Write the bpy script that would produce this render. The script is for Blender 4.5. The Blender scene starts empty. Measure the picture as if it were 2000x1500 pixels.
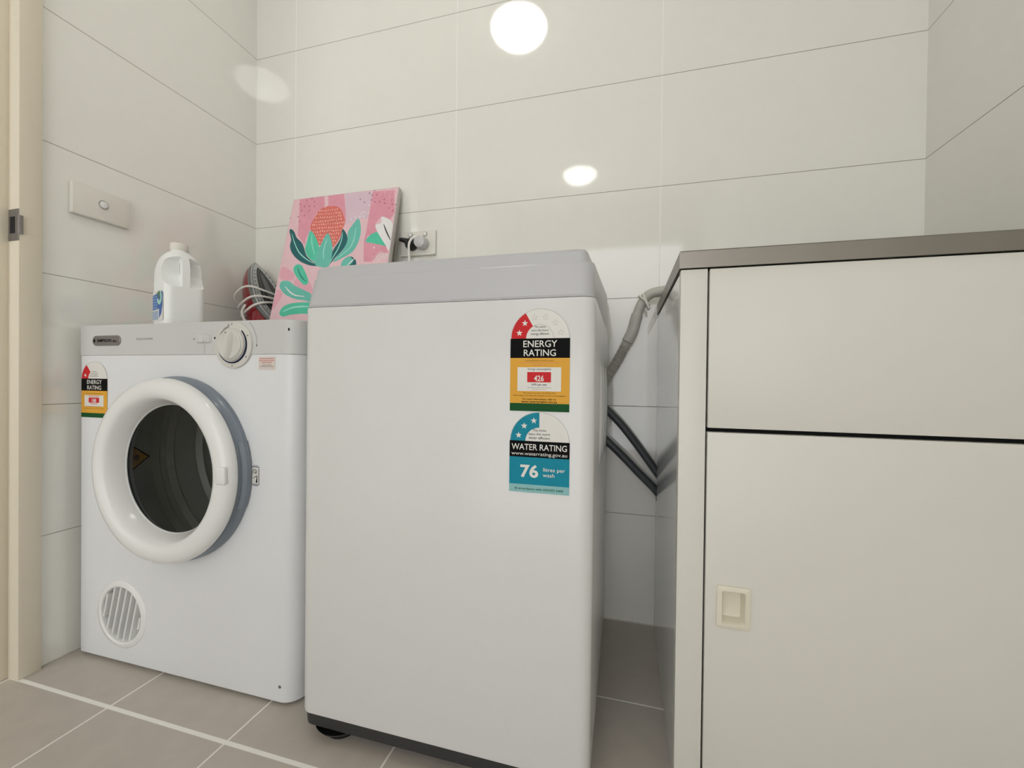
import bpy, bmesh, math, random
from math import sin, cos, pi, radians
from mathutils import Vector, Matrix

SC = bpy.context.scene
COL = SC.collection

# ------------------------------------------------------------------ camera, world, exposure
def rot_cam(yaw, pitch, roll):
    return Matrix.Rotation(yaw, 3, 'Z') @ Matrix.Rotation(pi/2 + pitch, 3, 'X') @ Matrix.Rotation(roll, 3, 'Z')
cd = bpy.data.cameras.new('camera'); cam = bpy.data.objects.new('camera', cd); COL.objects.link(cam)
cam.matrix_world = Matrix.Translation((1.2779, -1.1972, 0.667)) @ rot_cam(0.2636, -0.008, 0.0115).to_4x4()
cd.sensor_width = 36; cd.lens = 810.5/2000*36; cd.clip_start = 0.01
SC.camera = cam

w = bpy.data.worlds.new('world'); SC.world = w; w.use_nodes = True
w.node_tree.nodes['Background'].inputs[0].default_value = (0.98, 0.99, 1.0, 1)
w.node_tree.nodes['Background'].inputs[1].default_value = 2.8
SC.view_settings.view_transform = 'Standard'; SC.view_settings.look = 'None'
SC.view_settings.gamma = 1; SC.view_settings.use_curve_mapping = False
SC.view_settings.exposure = -0.20
LAMP_MAIN, LAMP_REAR = 12.0, 9.0

# ------------------------------------------------------------------ materials
def lin(c):
    return tuple(((v/255)/12.92 if v/255 <= .04045 else (((v/255)+.055)/1.055)**2.4) for v in c)
def mat(name, rgb, rough=.5, metal=0, noise=0, bump=0, bscale=200, spec=.5, coat=0, emit=None, nscale=60):
    m = bpy.data.materials.new(name); m.use_nodes = True
    nt = m.node_tree; b = nt.nodes['Principled BSDF']
    c = lin(rgb) if max(rgb) > 1 else rgb
    b.inputs['Base Color'].default_value = (*c, 1)
    b.inputs['Roughness'].default_value = rough; b.inputs['Metallic'].default_value = metal
    b.inputs['Specular IOR Level'].default_value = spec; b.inputs['Coat Weight'].default_value = coat
    if noise or bump:
        tc = nt.nodes.new('ShaderNodeTexCoord')
        if noise:
            n = nt.nodes.new('ShaderNodeTexNoise'); n.inputs['Scale'].default_value = nscale; n.inputs['Detail'].default_value = 4
            nt.links.new(tc.outputs['Object'], n.inputs['Vector'])
            mx = nt.nodes.new('ShaderNodeMix'); mx.data_type = 'RGBA'
            mx.inputs['A'].default_value = (*[v*(1-noise) for v in c], 1)
            mx.inputs['B'].default_value = (*[min(1, v*(1+noise)) for v in c], 1)
            nt.links.new(n.outputs['Fac'], mx.inputs['Factor']); nt.links.new(mx.outputs['Result'], b.inputs['Base Color'])
        if bump:
            n2 = nt.nodes.new('ShaderNodeTexNoise'); n2.inputs['Scale'].default_value = bscale; n2.inputs['Detail'].default_value = 2
            nt.links.new(tc.outputs['Object'], n2.inputs['Vector'])
            bp = nt.nodes.new('ShaderNodeBump'); bp.inputs['Strength'].default_value = bump; bp.inputs['Distance'].default_value = .001
            nt.links.new(n2.outputs['Fac'], bp.inputs['Height']); nt.links.new(bp.outputs['Normal'], b.inputs['Normal'])
    if emit:
        b.inputs['Emission Color'].default_value = (*c, 1); b.inputs['Emission Strength'].default_value = emit
    return m

def tile_mat(name, rgb, ax, ay, ox, oy, px, py, gx, gy, wx, wy, rough, noise=.02, bump=.1, wide=None):
    """grid of tiles in the surface: ax, ay are the world axes used, o* the joint offsets, p* the pitches,
    g* the joint colours, w* the joint widths; wide = (axis value, half width) of one extra wide joint in ay"""
    m = bpy.data.materials.new(name); m.use_nodes = True
    nt = m.node_tree; N = nt.nodes; L = nt.links; b = N['Principled BSDF']
    geo = N.new('ShaderNodeNewGeometry'); sep = N.new('ShaderNodeSeparateXYZ'); L.new(geo.outputs['Position'], sep.inputs[0])
    def math_(op, a, bb=None, c=None):
        n = N.new('ShaderNodeMath'); n.operation = op
        for i, v in enumerate((a, bb, c)):
            if v is None: continue
            if isinstance(v, (int, float)): n.inputs[i].default_value = v
            else: L.new(v, n.inputs[i])
        return n.outputs[0]
    def joint(axis, o, p, wd):
        a = math_('SUBTRACT', sep.outputs[axis], o - p/2)
        a = math_('DIVIDE', a, p); f = math_('FRACT', a); f = math_('SUBTRACT', f, .5); f = math_('ABSOLUTE', f)
        d = math_('MULTIPLY', f, p)
        r = N.new('ShaderNodeMapRange'); r.inputs['From Min'].default_value = wd*.35; r.inputs['From Max'].default_value = wd*.65
        r.inputs['To Min'].default_value = 1; r.inputs['To Max'].default_value = 0
        L.new(d, r.inputs['Value']); return r.outputs[0]
    jx = joint(ax, ox, px, wx); jy = joint(ay, oy, py, wy)
    if wide:
        d = math_('ABSOLUTE', math_('SUBTRACT', sep.outputs[ay], wide[0]))
        jw = math_('LESS_THAN', d, wide[1]); jy = math_('MAXIMUM', jy, jw)
    n = N.new('ShaderNodeTexNoise'); n.inputs['Scale'].default_value = 25; n.inputs['Detail'].default_value = 6
    L.new(geo.outputs['Position'], n.inputs['Vector'])
    c = lin(rgb)
    m0 = N.new('ShaderNodeMix'); m0.data_type = 'RGBA'
    m0.inputs['A'].default_value = (*[v*(1-noise) for v in c], 1); m0.inputs['B'].default_value = (*[v*(1+noise) for v in c], 1)
    L.new(n.outputs['Fac'], m0.inputs['Factor'])
    m1 = N.new('ShaderNodeMix'); m1.data_type = 'RGBA'; L.new(jx, m1.inputs['Factor']); L.new(m0.outputs['Result'], m1.inputs['A'])
    m1.inputs['B'].default_value = (*lin(gx), 1)
    m2 = N.new('ShaderNodeMix'); m2.data_type = 'RGBA'; L.new(jy, m2.inputs['Factor']); L.new(m1.outputs['Result'], m2.inputs['A'])
    m2.inputs['B'].default_value = (*lin(gy), 1)
    L.new(m2.outputs['Result'], b.inputs['Base Color'])
    j = math_('MAXIMUM', jx, jy)
    rr = N.new('ShaderNodeMapRange'); rr.inputs['To Min'].default_value = rough; rr.inputs['To Max'].default_value = .7
    L.new(j, rr.inputs['Value']); L.new(rr.outputs[0], b.inputs['Roughness'])
    n2 = N.new('ShaderNodeTexNoise'); n2.inputs['Scale'].default_value = 9; n2.inputs['Detail'].default_value = 1
    L.new(geo.outputs['Position'], n2.inputs['Vector'])
    h = math_('SUBTRACT', math_('MULTIPLY', n2.outputs['Fac'], bump), jy if ay == 2 else j)
    bp = N.new('ShaderNodeBump'); bp.inputs['Strength'].default_value = .5; bp.inputs['Distance'].default_value = .0012
    L.new(h, bp.inputs['Height']); L.new(bp.outputs['Normal'], b.inputs['Normal'])
    return m

TILE = (240, 239, 232)
M = {}
M['tile_back'] = tile_mat('back wall tiles', TILE, 0, 2, .167, 0, .6, .3, (250, 249, 243), (158, 152, 139), .0018, .0016, .05, bump=.15)  # wall tiles: vertical joints paler, caught light put into their colour
M['tile_side'] = tile_mat('side wall tiles', TILE, 1, 2, -.6, 0, .6, .3, (250, 249, 243), (158, 152, 139), .0018, .0016, .045, bump=.15)
for k_, s_ in (('tile_back', .85), ('tile_side', 1.0)): M[k_].node_tree.nodes['Principled BSDF'].inputs['Specular IOR Level'].default_value = s_
M['tile_right'] = tile_mat('right wall tiles', TILE, 1, 2, -.6, 0, .6, .3, (250, 249, 243), (158, 152, 139), .0018, .0016, .30, bump=.2)
M['floor'] = tile_mat('taupe floor tiles', (194, 186, 176), 0, 1, -.016, -.002, .3, .3012, (246, 243, 236), (248, 246, 240), .004, .004, .42, noise=.10, bump=.3, wide=(-.6045, .0042))
M['ceiling'] = mat('ceiling paint', (235, 232, 225), .8)
M['frame_paint'] = mat('cream door frame paint', (224, 215, 196), .4, noise=.02, bump=.1, bscale=90)
M['plaster'] = mat('wall edge plaster', (215, 208, 195), .8)
M['steel'] = mat('brushed steel', (142, 137, 130), .38, metal=1, noise=.12, nscale=7)
M['dark_steel'] = mat('dull strike plate metal', (135, 132, 130), .4, metal=.8)
M['black'] = mat('black plastic', (22, 22, 23), .45)
M['void'] = mat('painted hollow shade', (8, 8, 8), .8)  # near-black colour stands in for shade inside openings
M['washer'] = mat('washer white enamel', (219, 219, 218), .22, noise=.01, bump=.15, bscale=500)
M['washer_top'] = mat('washer grey white plastic', (194, 194, 197), .3, bump=.1, bscale=500)
M['washer_base'] = mat('charcoal base plastic', (46, 46, 47), .5)
M['dryer'] = mat('dryer white enamel', (230, 232, 234), .25, noise=.01, bump=.15, bscale=500)
M['dryer_panel'] = mat('dryer control panel plastic', (206, 207, 206), .4)
M['white_gloss'] = mat('white gloss plastic', (236, 237, 236), .18)
M['ring_grey'] = mat('blue grey door gasket plastic', (126, 136, 148), .22)
M['drum'] = mat('dark drum metal', (176, 178, 172), .35, metal=.1)
M['knob'] = mat('knob pearl plastic', (214, 212, 206), .22)
M['navy'] = mat('navy print', (20, 30, 60), .5, spec=.15)
M['ink'] = mat('black print', (7, 7, 8), .5, spec=.08)
M['grey_ink'] = mat('grey print', (120, 120, 120), .5)
M['badge'] = mat('pewter badge', (140, 136, 136), .3, metal=.6)
M['paper'] = mat('label white', (226, 224, 218), .4)
M['clear_label'] = mat('label pale', (216, 212, 205), .3)
M['label_line'] = mat('label outline grey', (176, 172, 168), .5)
M['red_ink'] = mat('label red', (205, 40, 45), .45, spec=.15)
M['pale_red'] = mat('faded red print', (205, 120, 110), .5)
M['pale_pink'] = mat('pale sticker', (222, 210, 204), .4)
M['yellow'] = mat('label yellow', (226, 168, 62), .45, spec=.15)
M['brown_ink'] = mat('label brown print', (110, 70, 25), .5, spec=.15)
M['green'] = mat('label green', (8, 78, 34), .45, spec=.15)
M['teal'] = mat('label teal', (18, 136, 160), .45, spec=.15)
M['pale_teal'] = mat('label pale teal', (142, 190, 192), .45, spec=.15)
M['cabinet'] = mat('cabinet white laminate', (224, 222, 214), .38, bump=.08, bscale=600)
M['cabinet_side'] = mat('cabinet glossy side laminate', (236, 237, 235), .07)
M['handle'] = mat('ivory moulded handle', (230, 224, 206), .35)
M['switch'] = mat('switch plate plastic', (232, 229, 220), .3)
M['hose'] = mat('grey drain hose', (196, 194, 186), .45)
M['hose_dark'] = mat('dark grey rubber hose', (74, 78, 82), .4)
M['clip'] = mat('white hose clip', (225, 222, 212), .35)
M['cable'] = mat('white cable', (242, 240, 234), .4)
M['cable_grey'] = mat('grey cable', (170, 164, 150), .45)
M['plug_white'] = mat('white plug plastic', (205, 203, 205), .25)
M['jug'] = mat('white jug plastic', (242, 244, 242), .32, bump=.05, bscale=120)
M['cap'] = mat('off white cap', (226, 222, 212), .4)
M['jug_blue'] = mat('jug label blue', (36, 92, 170), .35)
M['jug_sky'] = mat('jug label light blue', (120, 160, 205), .35)
M['jug_green'] = mat('jug label green', (70, 118, 60), .35)
M['jug_mint'] = mat('jug label mint', (170, 222, 205), .35)
M['iron_red'] = mat('iron red plastic', (140, 6, 26), .2, coat=.2)
M['iron_dark'] = mat('iron dark red plastic', (60, 6, 14), .25)
M['iron_grey'] = mat('iron grey plastic', (118, 120, 120), .3)
M['soleplate'] = mat('iron soleplate metal', (196, 197, 198), .3, metal=.4)
M['sole_dark'] = mat('iron soleplate dark print', (70, 70, 72), .4, metal=.3)
M['canvas_edge'] = mat('canvas edge', (205, 198, 194), .7, bump=.2, bscale=900)
def paint(n, c, v=.07): return mat(n, c, .6, noise=v, nscale=35, bump=.25, bscale=500)
M['p_pink'] = paint('paint pale pink', (238, 200, 207)); M['p_rose'] = paint('paint rose pink', (230, 158, 176), .1)
M['p_mid'] = paint('paint mid pink', (236, 176, 190), .1); M['p_lilac'] = paint('paint lilac', (224, 198, 212), .05)
M['p_coral'] = paint('paint coral', (224, 118, 108), .12); M['p_peach'] = paint('paint peach dots', (252, 200, 180))
M['p_teal'] = paint('paint teal', (110, 198, 182), .1); M['p_mint'] = paint('paint mint', (88, 205, 172), .1)
M['p_deep'] = paint('paint deep teal', (28, 100, 104), .2); M['p_vein'] = paint('paint vein', (168, 234, 220))
M['p_white'] = paint('paint white', (240, 238, 238)); M['p_dot'] = paint('paint plum dots', (150, 70, 96)); M['p_ink'] = paint('paint dark line', (30, 36, 40))
M['lamp'] = mat('lamp diffuser', (1.0, .985, .96), .4, emit=LAMP_MAIN)
M['lamp_rear'] = mat('rear lamp diffuser', (1.0, .985, .96), .4, emit=LAMP_REAR)
def hot_core(m, x, y, base, core, sig):   # the bulb shines brighter through the middle of the diffuser
    nt = m.node_tree; N = nt.nodes; g = N.new('ShaderNodeNewGeometry'); v = N.new('ShaderNodeVectorMath'); v.operation = 'MULTIPLY'; v.inputs[1].default_value = (1, 1, 0)
    nt.links.new(g.outputs['Position'], v.inputs[0]); d = N.new('ShaderNodeVectorMath'); d.operation = 'DISTANCE'; d.inputs[1].default_value = (x, y, 0)
    nt.links.new(v.outputs[0], d.inputs[0]); r_ = N.new('ShaderNodeMapRange'); r_.interpolation_type = 'SMOOTHERSTEP'
    r_.inputs['From Min'].default_value = 0; r_.inputs['From Max'].default_value = sig; r_.inputs['To Min'].default_value = base+core; r_.inputs['To Max'].default_value = base
    nt.links.new(d.outputs['Value'], r_.inputs['Value']); nt.links.new(r_.outputs[0], N['Principled BSDF'].inputs['Emission Strength'])
LX, LY, LX2, LY2 = .765, -.755, .905, -2.26
hot_core(M['lamp'], LX, LY, LAMP_MAIN, 18, .10); hot_core(M['lamp_rear'], LX2, LY2, LAMP_REAR, 8, .10)
def glass_mat():
    m = bpy.data.materials.new('dryer door glass'); m.use_nodes = True; nt = m.node_tree
    for n in list(nt.nodes): nt.nodes.remove(n)
    o = nt.nodes.new('ShaderNodeOutputMaterial'); t = nt.nodes.new('ShaderNodeBsdfTransparent'); g = nt.nodes.new('ShaderNodeBsdfGlossy')
    t.inputs[0].default_value = (.85, .86, .85, 1); g.inputs['Roughness'].default_value = .02
    f = nt.nodes.new('ShaderNodeFresnel'); f.inputs[0].default_value = 1.13
    mx = nt.nodes.new('ShaderNodeMixShader'); nt.links.new(f.outputs[0], mx.inputs[0]); nt.links.new(t.outputs[0], mx.inputs[1])
    nt.links.new(g.outputs[0], mx.inputs[2]); nt.links.new(mx.outputs[0], o.inputs[0]); return m
M['glass'] = glass_mat()

# ------------------------------------------------------------------ mesh helpers
class B:
    """collects shapes in a bmesh with named materials, links as ONE object"""
    def __init__(s): s.bm = bmesh.new(); s.mats = []
    def mi(s, m):
        if m not in s.mats: s.mats.append(m)
        return s.mats.index(m)
    def face(s, vs, m, smooth=False):
        try: f = s.bm.faces.new(vs)
        except ValueError: return None
        f.material_index = s.mi(m); f.smooth = smooth; return f
    def poly(s, pts, m): return s.face([s.bm.verts.new(p) for p in pts], m)
    def box(s, lo, hi, m, bev=0, seg=3, mx=None):
        x0, y0, z0 = lo; x1, y1, z1 = hi
        P = [(x0,y0,z0),(x1,y0,z0),(x1,y1,z0),(x0,y1,z0),(x0,y0,z1),(x1,y0,z1),(x1,y1,z1),(x0,y1,z1)]
        if mx: P = [mx @ Vector(p) for p in P]
        v = [s.bm.verts.new(p) for p in P]; fs = []
        for q in ((0,3,2,1),(4,5,6,7),(0,1,5,4),(1,2,6,5),(2,3,7,6),(3,0,4,7)): fs.append(s.face([v[i] for i in q], m))
        if bev:
            es = list({e for f in fs for e in f.edges})
            r = bmesh.ops.bevel(s.bm, geom=es, offset=bev, segments=seg, profile=.5, affect='EDGES')
            for f in r['faces']: f.smooth = True; f.material_index = s.mi(m)
            for f in fs:
                if f.is_valid: f.smooth = True
        return s
    def loft(s, rings, m, cap0=True, cap1=True, closed=True):
        V = [[s.bm.verts.new(p) for p in r] for r in rings]; n = len(rings[0])
        for a, b in zip(V, V[1:]):
            for i in range(n if closed else n-1):
                j = (i+1) % n; s.face([a[i], a[j], b[j], b[i]], m, True)
        if cap0: s.face(list(reversed(V[0])), m)
        if cap1: s.face(V[-1], m)
        return s
    def lathe(s, prof, mx, m, seg=64, a0=0, a1=2*pi, cap0=False, cap1=False):
        """profile (radius, height) about the local Z of mx"""
        full = abs(a1-a0-2*pi) < 1e-6; k = seg if full else seg+1
        rings = [[mx @ Vector((max(r, 1e-5)*cos(a0+(a1-a0)*i/seg), max(r, 1e-5)*sin(a0+(a1-a0)*i/seg), h)) for i in range(k)] for r, h in prof]
        return s.loft(rings, m, cap0, cap1, full)
    def tube(s, pts, r, m, seg=12, caps=True):
        pts = [Vector(p) for p in pts]; n = len(pts); rings = []; up = None
        for i, p in enumerate(pts):
            t = (pts[min(i+1, n-1)] - pts[max(i-1, 0)]).normalized()
            if up is None:
                up = Vector((0, 0, 1)) if abs(t.z) < .9 else Vector((1, 0, 0))
            a = t.cross(up).normalized(); up = a.cross(t).normalized()
            rr = r[i] if isinstance(r, (list, tuple)) else r
            rings.append([p + rr*(cos(2*pi*k/seg)*a + sin(2*pi*k/seg)*up) for k in range(seg)])
        return s.loft(rings, m, caps, caps)
    def disc(s, mx, r0, r1, h, m, seg=48, a0=0, a1=2*pi):
        """flat ring sector at local height h"""
        k = seg; pr = []
        for i in range(k+1):
            a = a0 + (a1-a0)*i/k; pr.append((cos(a), sin(a)))
        if r0 <= 0 and abs(a1-a0-2*pi) < 1e-6:
            return s.poly([mx @ Vector((r1*c, r1*q, h)) for c, q in pr[:-1]], m)
        for (c, q), (c2, q2) in zip(pr, pr[1:]):
            s.poly([mx @ Vector((r0*c, r0*q, h)), mx @ Vector((r1*c, r1*q, h)), mx @ Vector((r1*c2, r1*q2, h)), mx @ Vector((r0*c2, r0*q2, h))] if r0 > 0 else
                   [mx @ Vector((0, 0, h)), mx @ Vector((r1*c, r1*q, h)), mx @ Vector((r1*c2, r1*q2, h))], m)
    def rect(s, mx, x0, y0, x1, y1, h, m):
        return s.poly([mx @ Vector(p) for p in ((x0,y0,h),(x1,y0,h),(x1,y1,h),(x0,y1,h))], m)
    def shape(s, mx, pts, h, m):
        return s.poly([mx @ Vector((x, y, h)) for x, y in pts], m)
    def text(s, mx, txt, x, y, h, size, m, align='CENTER', width=None, bold=0):
        cu = bpy.data.curves.new('t', 'FONT'); cu.body = txt; cu.size = 1; cu.align_x = align; cu.offset = bold; cu.resolution_u = 3
        ob = bpy.data.objects.new('t', cu); me = ob.to_mesh()
        xs = [v.co.x for v in me.vertices]; wd = max(xs)-min(xs)
        sy = size; sx = size if width is None else width/wd
        vs = [s.bm.verts.new(mx @ Vector((x+v.co.x*sx, y+v.co.y*sy, h))) for v in me.vertices]
        for p in me.polygons: s.face([vs[i] for i in p.vertices], m)
        ob.to_mesh_clear(); bpy.data.objects.remove(ob); bpy.data.curves.remove(cu)
    def build(s, name, parent=None, sharp=35, loc=None):
        me = bpy.data.meshes.new(name); s.bm.normal_update(); s.bm.to_mesh(me); s.bm.free()
        for k in s.mats: me.materials.append(M[k])
        me.set_sharp_from_angle(angle=radians(sharp))
        o = bpy.data.objects.new(name, me); COL.objects.link(o)
        if parent is not None:
            o.parent = parent
            if parent.type == 'EMPTY' or parent.parent: 
                pass
            o.matrix_parent_inverse = world_of(parent).inverted()
        return o
def world_of(o):
    m = o.matrix_basis.copy()
    if o.parent: m = world_of(o.parent) @ o.matrix_parent_inverse @ m
    return m
def tag(o, label, cat, group=None):
    o['label'] = label; o['category'] = cat
    if group: o['group'] = group
    return o
def thing(name, label, cat, loc, group=None):
    o = bpy.data.objects.new(name, None); COL.objects.link(o); o.location = loc; o.empty_display_size = .05
    return tag(o, label, cat, group)
def struct(o): o['kind'] = 'structure'; return o
def rr(x0, x1, y0, y1, r, z, n=6, zf=None):
    """rounded rectangle ring; z may vary with y by zf"""
    out = []
    for cx, cy, a in ((x1-r, y0+r, -pi/2), (x1-r, y1-r, 0), (x0+r, y1-r, pi/2), (x0+r, y0+r, pi)):
        for i in range(n+1):
            t = a + pi/2*i/n; X = cx+r*cos(t); Y = cy+r*sin(t)
            out.append(Vector((X, Y, z + (zf(X, Y) if zf else 0))))
    return out
def boolean_cut(o, cutter_b):
    c = cutter_b.build('cut'); c.data.materials.clear()
    md = o.modifiers.new('b', 'BOOLEAN'); md.operation = 'DIFFERENCE'; md.object = c; md.solver = 'EXACT'
    bpy.context.view_layer.update()
    dg = bpy.context.evaluated_depsgraph_get(); me = bpy.data.meshes.new_from_object(o.evaluated_get(dg))
    o.modifiers.clear(); old = o.data; o.data = me; me.name = old.name; bpy.data.meshes.remove(old)
    bpy.data.objects.remove(c); me.set_sharp_from_angle(angle=radians(35))
def spline(P, n=10):
    P = [Vector(p) for p in P]; Q = [2*P[0]-P[1]] + P + [2*P[-1]-P[-2]]; out = []
    for i in range(1, len(Q)-2):
        a, b, c, d = Q[i-1:i+3]
        for k in range(n):
            t = k/n; out.append(.5*((2*b) + (c-a)*t + (2*a-5*b+4*c-d)*t*t + (3*b-a-3*c+d)*t**3))
    out.append(P[-1]); return out
def facing_front(x, y, z):     # local x -> +X, local y -> +Z, local z -> -Y (towards the room)
    return Matrix(((1,0,0,x),(0,0,-1,y),(0,1,0,z),(0,0,0,1)))
def star(r, cx, cy, rot=0):
    return [(cx + (r if i % 2 == 0 else r*.42)*cos(pi/2+rot+i*pi/5), cy + (r if i % 2 == 0 else r*.42)*sin(pi/2+rot+i*pi/5)) for i in range(10)]

# ------------------------------------------------------------------ the room
XR, YB, HC = 1.955, -3.0, 2.4
b = B(); b.box((-1.2, YB-.1, -.1), (XR+.1, .6, 0), 'floor'); struct(b.build('floor'))
b = B(); b.box((-1.3, YB-.1, HC), (XR+.1, .7, HC+.1), 'ceiling'); struct(b.build('ceiling'))
b = B(); b.box((-.1, 0, 0), (XR+.1, .1, HC), 'tile_back'); struct(b.build('wall_back'))
b = B(); b.box((XR, YB, 0), (XR+.1, 0, HC), 'tile_right'); struct(b.build('wall_right'))
b = B()    # the wall behind the camera, with an added opening that lets world light in as frontal fill
b.box((-.1, YB-.1, 0), (.2, YB, HC), 'plaster'); b.box((1.8, YB-.1, 0), (XR+.1, YB, HC), 'plaster'); b.box((.2, YB-.1, 2.0), (1.8, YB, HC), 'plaster'); struct(b.build('wall_front'))
b = B(); b.box((-.1, -.568, 0), (0, 0, HC), 'tile_side'); b.box((-.1, YB, 0), (0, -1.46, HC), 'tile_side')
b.box((-.1, -1.46, 2.20), (0, -.568, HC), 'tile_side'); struct(b.build('wall_left'))
b = B(); b.box((-1.3, YB-.1, 0), (-1.2, .6, HC), 'plaster'); b.box((-1.3, .6, 0), (-.1, .7, HC), 'plaster'); struct(b.build('wall_hall'))  # unseen hall, walled in to keep the doorway's mirror image dim
# door frame: profile with the rebate the door shuts against, both jambs and head
b = B()
def jamb(ya, yb_, sgn):
    y0, y1 = sorted((ya, yb_)); b.box((-.112, y0, 0), (.012, y1, 2.198), 'frame_paint', .0015, 2)
jamb(-.570, -.608, -1); jamb(-1.458, -1.42, 1)
b.box((-.112, -.624, 0), (-.022, -.6075, 2.162), 'frame_paint', .0015, 2); b.box((-.112, -1.4205, 0), (-.022, -1.404, 2.162), 'frame_paint', .0015, 2)
b.box((-.112, -1.42, 2.160), (.012, -.608, 2.198), 'frame_paint', .0015, 2); b.box((-.112, -1.404, 2.143), (-.022, -.624, 2.1605), 'frame_paint')
fr = struct(b.build('door_1'))
# strike plate let into the rebate, with its lip curled over the frame edge
b = B(); b.box((-.0205, -.6092, .958), (.0125, -.6078, 1.0265), 'dark_steel', .0004, 1)
lip = [(.0125, -.6088), (.0145, -.6084), (.0158, -.606), (.0162, -.6035)]
pts = [(x, y) for x, y in lip] + [(x-.0009, y+.0009) for x, y in reversed(lip)]
b.loft([[Vector((x, y, z)) for x, y in pts] for z in (.972, .975, 1.009, 1.012)], 'dark_steel')
b.box((-.0145, -.6096, .974), (.0015, -.6090, 1.010), 'void')
b.build('strike_plate', fr)

# ------------------------------------------------------------------ ceiling lights
def ceiling_light(x, y, mt, label):
    t = thing('ceiling_light', label, 'ceiling light', (x, y, HC), 'round ceiling lights')
    mx = Matrix.Translation((x, y, HC)) @ Matrix.Rotation(pi, 4, 'X')
    b = B(); b.lathe([(.02, .001), (.142, .001), (.145, .006), (.145, .022), (.138, .026), (.02, .026)], mx, 'white_gloss', 48); b.build('base', t)
    b = B(); b.lathe([(.136, .0265), (.136, .034), (.130, .048), (.112, .066), (.08, .080), (.04, .0865), (.0005, .088)], mx, mt, 48); b.build('diffuser', t)
ceiling_light(LX, LY, 'lamp', 'round white dome ceiling light mirrored large in the top of the back wall')
ceiling_light(LX2, LY2, 'lamp_rear', 'round white dome ceiling light farther off, mirrored small in the back wall tiles')

# ------------------------------------------------------------------ energy and water labels
def dashes(b, mx, x0, x1, y, hgt, h, m, seed, gap=.25):
    rnd = random.Random(seed); x = x0
    while x < x1 - .0005:
        wd = rnd.uniform(.0025, .007); e = min(x+wd, x1); b.rect(mx, x, y-hgt/2, e, y+hgt/2, h, m); x = e + hgt*.8
def arch(b, mx, W, R, y0, m, stars, total_a, faint, h):
    """half round top of a rating label with a coloured wedge of stars"""
    c = Matrix.Translation((0, 0, 0)); mm = mx @ Matrix.Translation((0, y0, 0))
    b.disc(mm, 0, R, h, 'paper', 48, 0, pi)
    b.disc(mm, R*.988, R, h+.0001, 'label_line', 48, 0, pi)
    b.disc(mm, R*.47, R*.985, h+.00012, m, 24, pi-total_a, pi)
    if faint:
        b.disc(mm, R*.465, R*.475, h+.0001, 'label_line', 36, 0, pi-total_a)
    n = 6; 
    for i in range(6):
        a = pi - (i+.5)*pi/6; px, py = R*.73*cos(a), R*.73*sin(a)
        if i < stars: b.shape(mm, star(R*.115, px, py, 0), h+.0002, 'paper')
        elif faint and i*pi/6 >= total_a - .3:
            o = star(R*.115, px, py); q = star(R*.095, px, py)
            for k in range(10):
                j = (k+1) % 10; b.shape(mm, [o[k], o[j], q[j], q[k]], h+.00015, 'label_line')
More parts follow.
